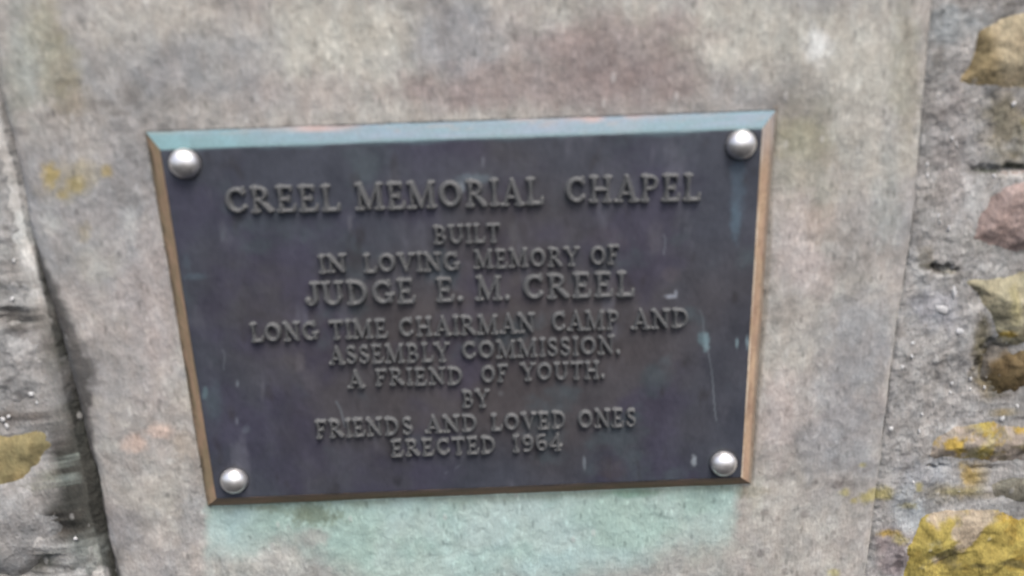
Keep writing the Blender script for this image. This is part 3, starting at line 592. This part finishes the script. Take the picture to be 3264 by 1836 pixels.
# ------------------------------------------------------------------ raised lettering: flared slab-serif capitals, one relief mesh per character
def S_(x0, y0, x1, y1, r0=.075, r1=None): return ('s', x0, y0, x1, y1, r0, r0 if r1 is None else r1)
def A_(cx, cy, rx, ry, a0, a1, r0=.085, r1=None): return ('a', cx, cy, rx, ry, a0, a1, r0, r0 if r1 is None else r1)
r_ser = .052
def ser(x, y, w_=.105): return S_(x - w_, y, x + w_, y, r_ser)
def stem(x): return [S_(x, .93, x, .55, .10, .052), S_(x, .55, x, .4, .052), S_(x, .4, x, .06, .052, .10), ser(x, .945), ser(x, .055)]
GL_ = {
 'I': (.36, stem(.18)),
 'L': (.66, stem(.18) + [S_(.18, .06, .56, .06, .06), S_(.56, .07, .60, .26, .075, .03)]),
 'E': (.70, stem(.18) + [S_(.18, .945, .50, .945, .055), S_(.51, .94, .53, .76, .06, .025), S_(.18, .5, .44, .5, .055), S_(.44, .60, .44, .40, .04), S_(.18, .06, .58, .06, .06), S_(.58, .07, .63, .26, .07, .025)]),
 'F': (.66, stem(.18) + [S_(.18, .945, .54, .945, .055), S_(.56, .94, .58, .74, .06, .025), S_(.18, .5, .42, .5, .055), S_(.42, .60, .42, .40, .04)]),
 'T': (.72, [S_(.36, .9, .36, .5, .085, .07), S_(.36, .5, .36, .05, .07, .1), ser(.36, .055), S_(.08, .945, .64, .945, .055), S_(.07, .94, .05, .74, .06, .025), S_(.65, .94, .67, .74, .06, .025)]),
 'H': (.84, stem(.18) + stem(.66) + [S_(.18, .5, .66, .5, .06)]),
 'N': (.86, [S_(.17, .9, .17, .06, .05), ser(.17, .055, .12), S_(.12, .94, .68, .08, .085, .085), S_(.68, .94, .68, .06, .05, .06), ser(.68, .945, .12), ser(.10, .945, .06)]),
 'M': (1.02, [S_(.17, .9, .15, .06, .05), ser(.15, .055, .12), S_(.16, .94, .48, .08, .09, .07), S_(.48, .08, .80, .94, .045, .05), S_(.82, .92, .84, .06, .085), ser(.84, .055, .13), ser(.12, .945, .07), ser(.86, .945, .07)]),
 'A': (.84, [S_(.42, .95, .16, .06, .045, .05), S_(.42, .95, .68, .06, .07, .095), S_(.26, .34, .58, .34, .045), ser(.15, .055, .11), ser(.69, .055, .13)]),
 'V': (.82, [S_(.14, .94, .42, .08, .09, .07), S_(.42, .08, .68, .94, .045, .05), ser(.13, .945, .12), ser(.69, .945, .11)]),
 'Y': (.80, [S_(.13, .94, .41, .48, .09, .07), S_(.68, .94, .42, .48, .05), S_(.41, .5, .41, .06, .075, .09), ser(.41, .055, .13), ser(.12, .945, .11), ser(.69, .945, .10)]),
 'O': (.88, [A_(.43, .5, .31, .40, 0, 360, .088)]),
 'C': (.78, [A_(.42, .5, .30, .40, 48, 318, .085), S_(.62, .96, .63, .72, .04, .055)]),
 'G': (.84, [A_(.42, .5, .30, .40, 48, 330, .085), S_(.62, .96, .63, .72, .04, .055), S_(.68, .38, .68, .12, .075), ser(.66, .40, .12)]),
 'D': (.84, stem(.18) + [A_(.34, .5, .33, .43, -90, 90, .07), S_(.18, .93, .36, .93, .06), S_(.18, .07, .36, .07, .06)]),
 'U': (.82, [S_(.17, .92, .17, .38, .085, .075), S_(.65, .92, .65, .38, .055), A_(.41, .36, .24, .28, 180, 360, .08), ser(.17, .945, .13), ser(.65, .945, .12)]),
 'J': (.50, [S_(.32, .92, .32, .28, .08), A_(.17, .26, .15, .18, 180, 360, .075), S_(.05, .26, .07, .22, .10), ser(.32, .945, .13)]),
 'P': (.70, stem(.18) + [A_(.34, .71, .21, .22, -90, 90, .065), S_(.18, .93, .35, .93, .055), S_(.18, .49, .35, .49, .05)]),
 'B': (.74, stem(.18) + [A_(.34, .72, .19, .21, -90, 90, .06), A_(.35, .28, .23, .22, -90, 90, .065), S_(.18, .93, .35, .93, .05), S_(.18, .50, .36, .50, .05), S_(.18, .065, .36, .065, .05)]),
 'R': (.80, stem(.18) + [A_(.34, .72, .19, .21, -90, 90, .065), S_(.18, .93, .35, .93, .055), S_(.18, .50, .36, .50, .05), S_(.34, .48, .66, .09, .075, .095), S_(.66, .08, .74, .07, .06, .04)]),
 'S': (.62, [A_(.31, .73, .17, .19, 30, 265, .065), A_(.31, .27, .19, .20, -150, 85, .075), S_(.24, .57, .39, .43, .085), S_(.47, .93, .48, .76, .03, .04), S_(.11, .07, .11, .24, .03, .04)]),
 '.': (.26, [S_(.12, .09, .12, .09, .10)]),
 '1': (.44, stem(.22) + [S_(.20, .9, .08, .80, .05, .03)]),
 '9': (.62, [A_(.30, .68, .18, .22, 0, 360, .07), A_(.28, .50, .24, .42, -80, 25, .07), S_(.16, .10, .30, .08, .06)]),
 '6': (.62, [A_(.32, .32, .18, .22, 0, 360, .07), A_(.34, .50, .24, .42, 100, 205, .07), S_(.32, .92, .46, .90, .06)]),
 '4': (.64, [S_(.42, .95, .42, .06, .075, .085), S_(.42, .95, .08, .32, .05), S_(.06, .30, .60, .30, .055), ser(.42, .055, .12)]),
}
def glyph_mesh(ch):
    adv, strokes = GL_[ch]; st = 1 / 44
    X, Y = np.meshgrid(np.arange(-.14, adv + .16, st), np.arange(-.14, 1.15, st))
    d = np.full(X.shape, 9.)
    for s in strokes:
        if s[0] == 's': segs = [s[1:]]
        else:
            _, cx, cy, rx, ry, a0, a1, r0, r1 = s; n = 20; segs = []
            for k in range(n):
                u0, u1 = rad(a0 + (a1 - a0) * k / n), rad(a0 + (a1 - a0) * (k + 1) / n)
                f = lambda a: r0 * (1.12 - .34 * abs(math.sin(a)) ** 2)      # thicker on the sides
                segs.append((cx + rx * math.cos(u0), cy + ry * math.sin(u0), cx + rx * math.cos(u1), cy + ry * math.sin(u1), f(u0), f(u1)))
        for x0, y0, x1, y1, r0, r1 in segs:
            ex, ey = x1 - x0, y1 - y0; t = np.clip(((X - x0) * ex + (Y - y0) * ey) / (ex * ex + ey * ey + 1e-9), 0, 1)
            d = np.minimum(d, np.hypot(X - x0 - ex * t, Y - y0 - ey * t) - (r0 + (r1 - r0) * t))
    hgt = -.06 + 1.06 * sstep(.035, -.055, d) if False else (-.08 + 1.0 * sstep(-.030, .022, -d) + .10 * sstep(.02, .08, -d))
    hgt = hgt + .05 * fbm(X, Y, 5, 3, ord(ch))
    keep = d < .03
    nz, nx = X.shape; idx = np.arange(nz * nx).reshape(nz, nx)
    q = np.stack([idx[:-1, :-1], idx[:-1, 1:], idx[1:, 1:], idx[1:, :-1]], -1).reshape(-1, 4)
    q = q[keep.ravel()[q].any(1)]; u, iv = np.unique(q, return_inverse=True)
    V = np.stack([X, -hgt, Y], -1).reshape(-1, 3)[u]
    return mesh_np('letter', V, iv.reshape(-1, 4), M_letter)
glyphs = {}
# words: text, left x, base y, cap top y at left; right x, base y, cap top y at right (measured in the photo)
LINES = [
 [('CREEL', 722, 680, 595, 1085, 673, 587), ('MEMORIAL', 1137, 671, 583, 1732, 653, 565), ('CHAPEL', 1800, 648, 562, 2232, 640, 551)],
 [('BUILT', 1382, 778, 718, 1594, 771, 710)],
 [('IN', 1017, 870, 812, 1107, 868, 809), ('LOVING', 1160, 869, 809, 1467, 862, 800), ('MEMORY', 1512, 856, 796, 1844, 846, 784), ('OF', 1880, 846, 784, 1974, 842, 779)],
 [('JUDGE', 981, 975, 898, 1326, 966, 886), ('E.', 1390, 962, 884, 1475, 960, 880), ('M.', 1518, 958, 879, 1624, 956, 877), ('CREEL', 1666, 955, 873, 2021, 943, 863)],
 [('LONG', 802, 1089, 1029, 1018, 1084, 1022), ('TIME', 1052, 1080, 1021, 1238, 1076, 1016), ('CHAIRMAN', 1273, 1073, 1012, 1706, 1059, 996), ('CAMP', 1757, 1055, 992, 1973, 1050, 988), ('AND', 2012, 1049, 986, 2197, 1041, 981)],
 [('ASSEMBLY', 1050, 1160, 1102, 1433, 1152, 1089), ('COMMISSION.', 1473, 1144, 1087, 1975, 1127, 1066)],
 [('A', 1110, 1236, 1180, 1162, 1234, 1178), ('FRIEND', 1197, 1228, 1174, 1478, 1224, 1167), ('OF', 1533, 1219, 1163, 1620, 1216, 1159), ('YOUTH.', 1660, 1213, 1156, 1926, 1205, 1149)],
 [('BY', 1473, 1298, 1243, 1559, 1296, 1238)],
 [('FRIENDS', 1009, 1396, 1338, 1317, 1383, 1327), ('AND', 1356, 1379, 1325, 1525, 1373, 1318), ('LOVED', 1565, 1371, 1318, 1806, 1364, 1308), ('ONES', 1841, 1364, 1306, 2026, 1358, 1299)],
 [('ERECTED', 1248, 1454, 1400, 1583, 1443, 1388), ('1964', 1632, 1440, 1385, 1790, 1433, 1377)],
]
LH = .0036
for line in LINES:
    for (txt, ax, ab, at_, bx, bb, bt) in line:
        p0, p0t, p1, p1t = [Vector(U(*q, PD + .001)) for q in ((ax, ab), (ax, at_), (bx, bb), (bx, bt))]
        total = sum(GL_[c][0] for c in txt) - .08; run = 0
        for c in txt:
            if c not in glyphs: glyphs[c] = glyph_mesh(c)
            u = (run - .01) / total
            pos = p0.lerp(p1, u); cap = ((p0t - p0).length * (1 - u) + (p1t - p1).length * u) * .985
            sx = (p1 - p0).length / total * .93
            ob = bpy.data.objects.new('letter', glyphs[c]); link(ob, plaque)
            ang = math.atan2((p1 - p0).y, (p1 - p0).x)
            ob.location = (pos.x, -PD, pos.y + random.uniform(-.0002, .0002)); ob.scale = (sx, LH, cap)
            ob.rotation_euler = (0, -ang + random.uniform(-.012, .012), 0)
            run += GL_[c][0]
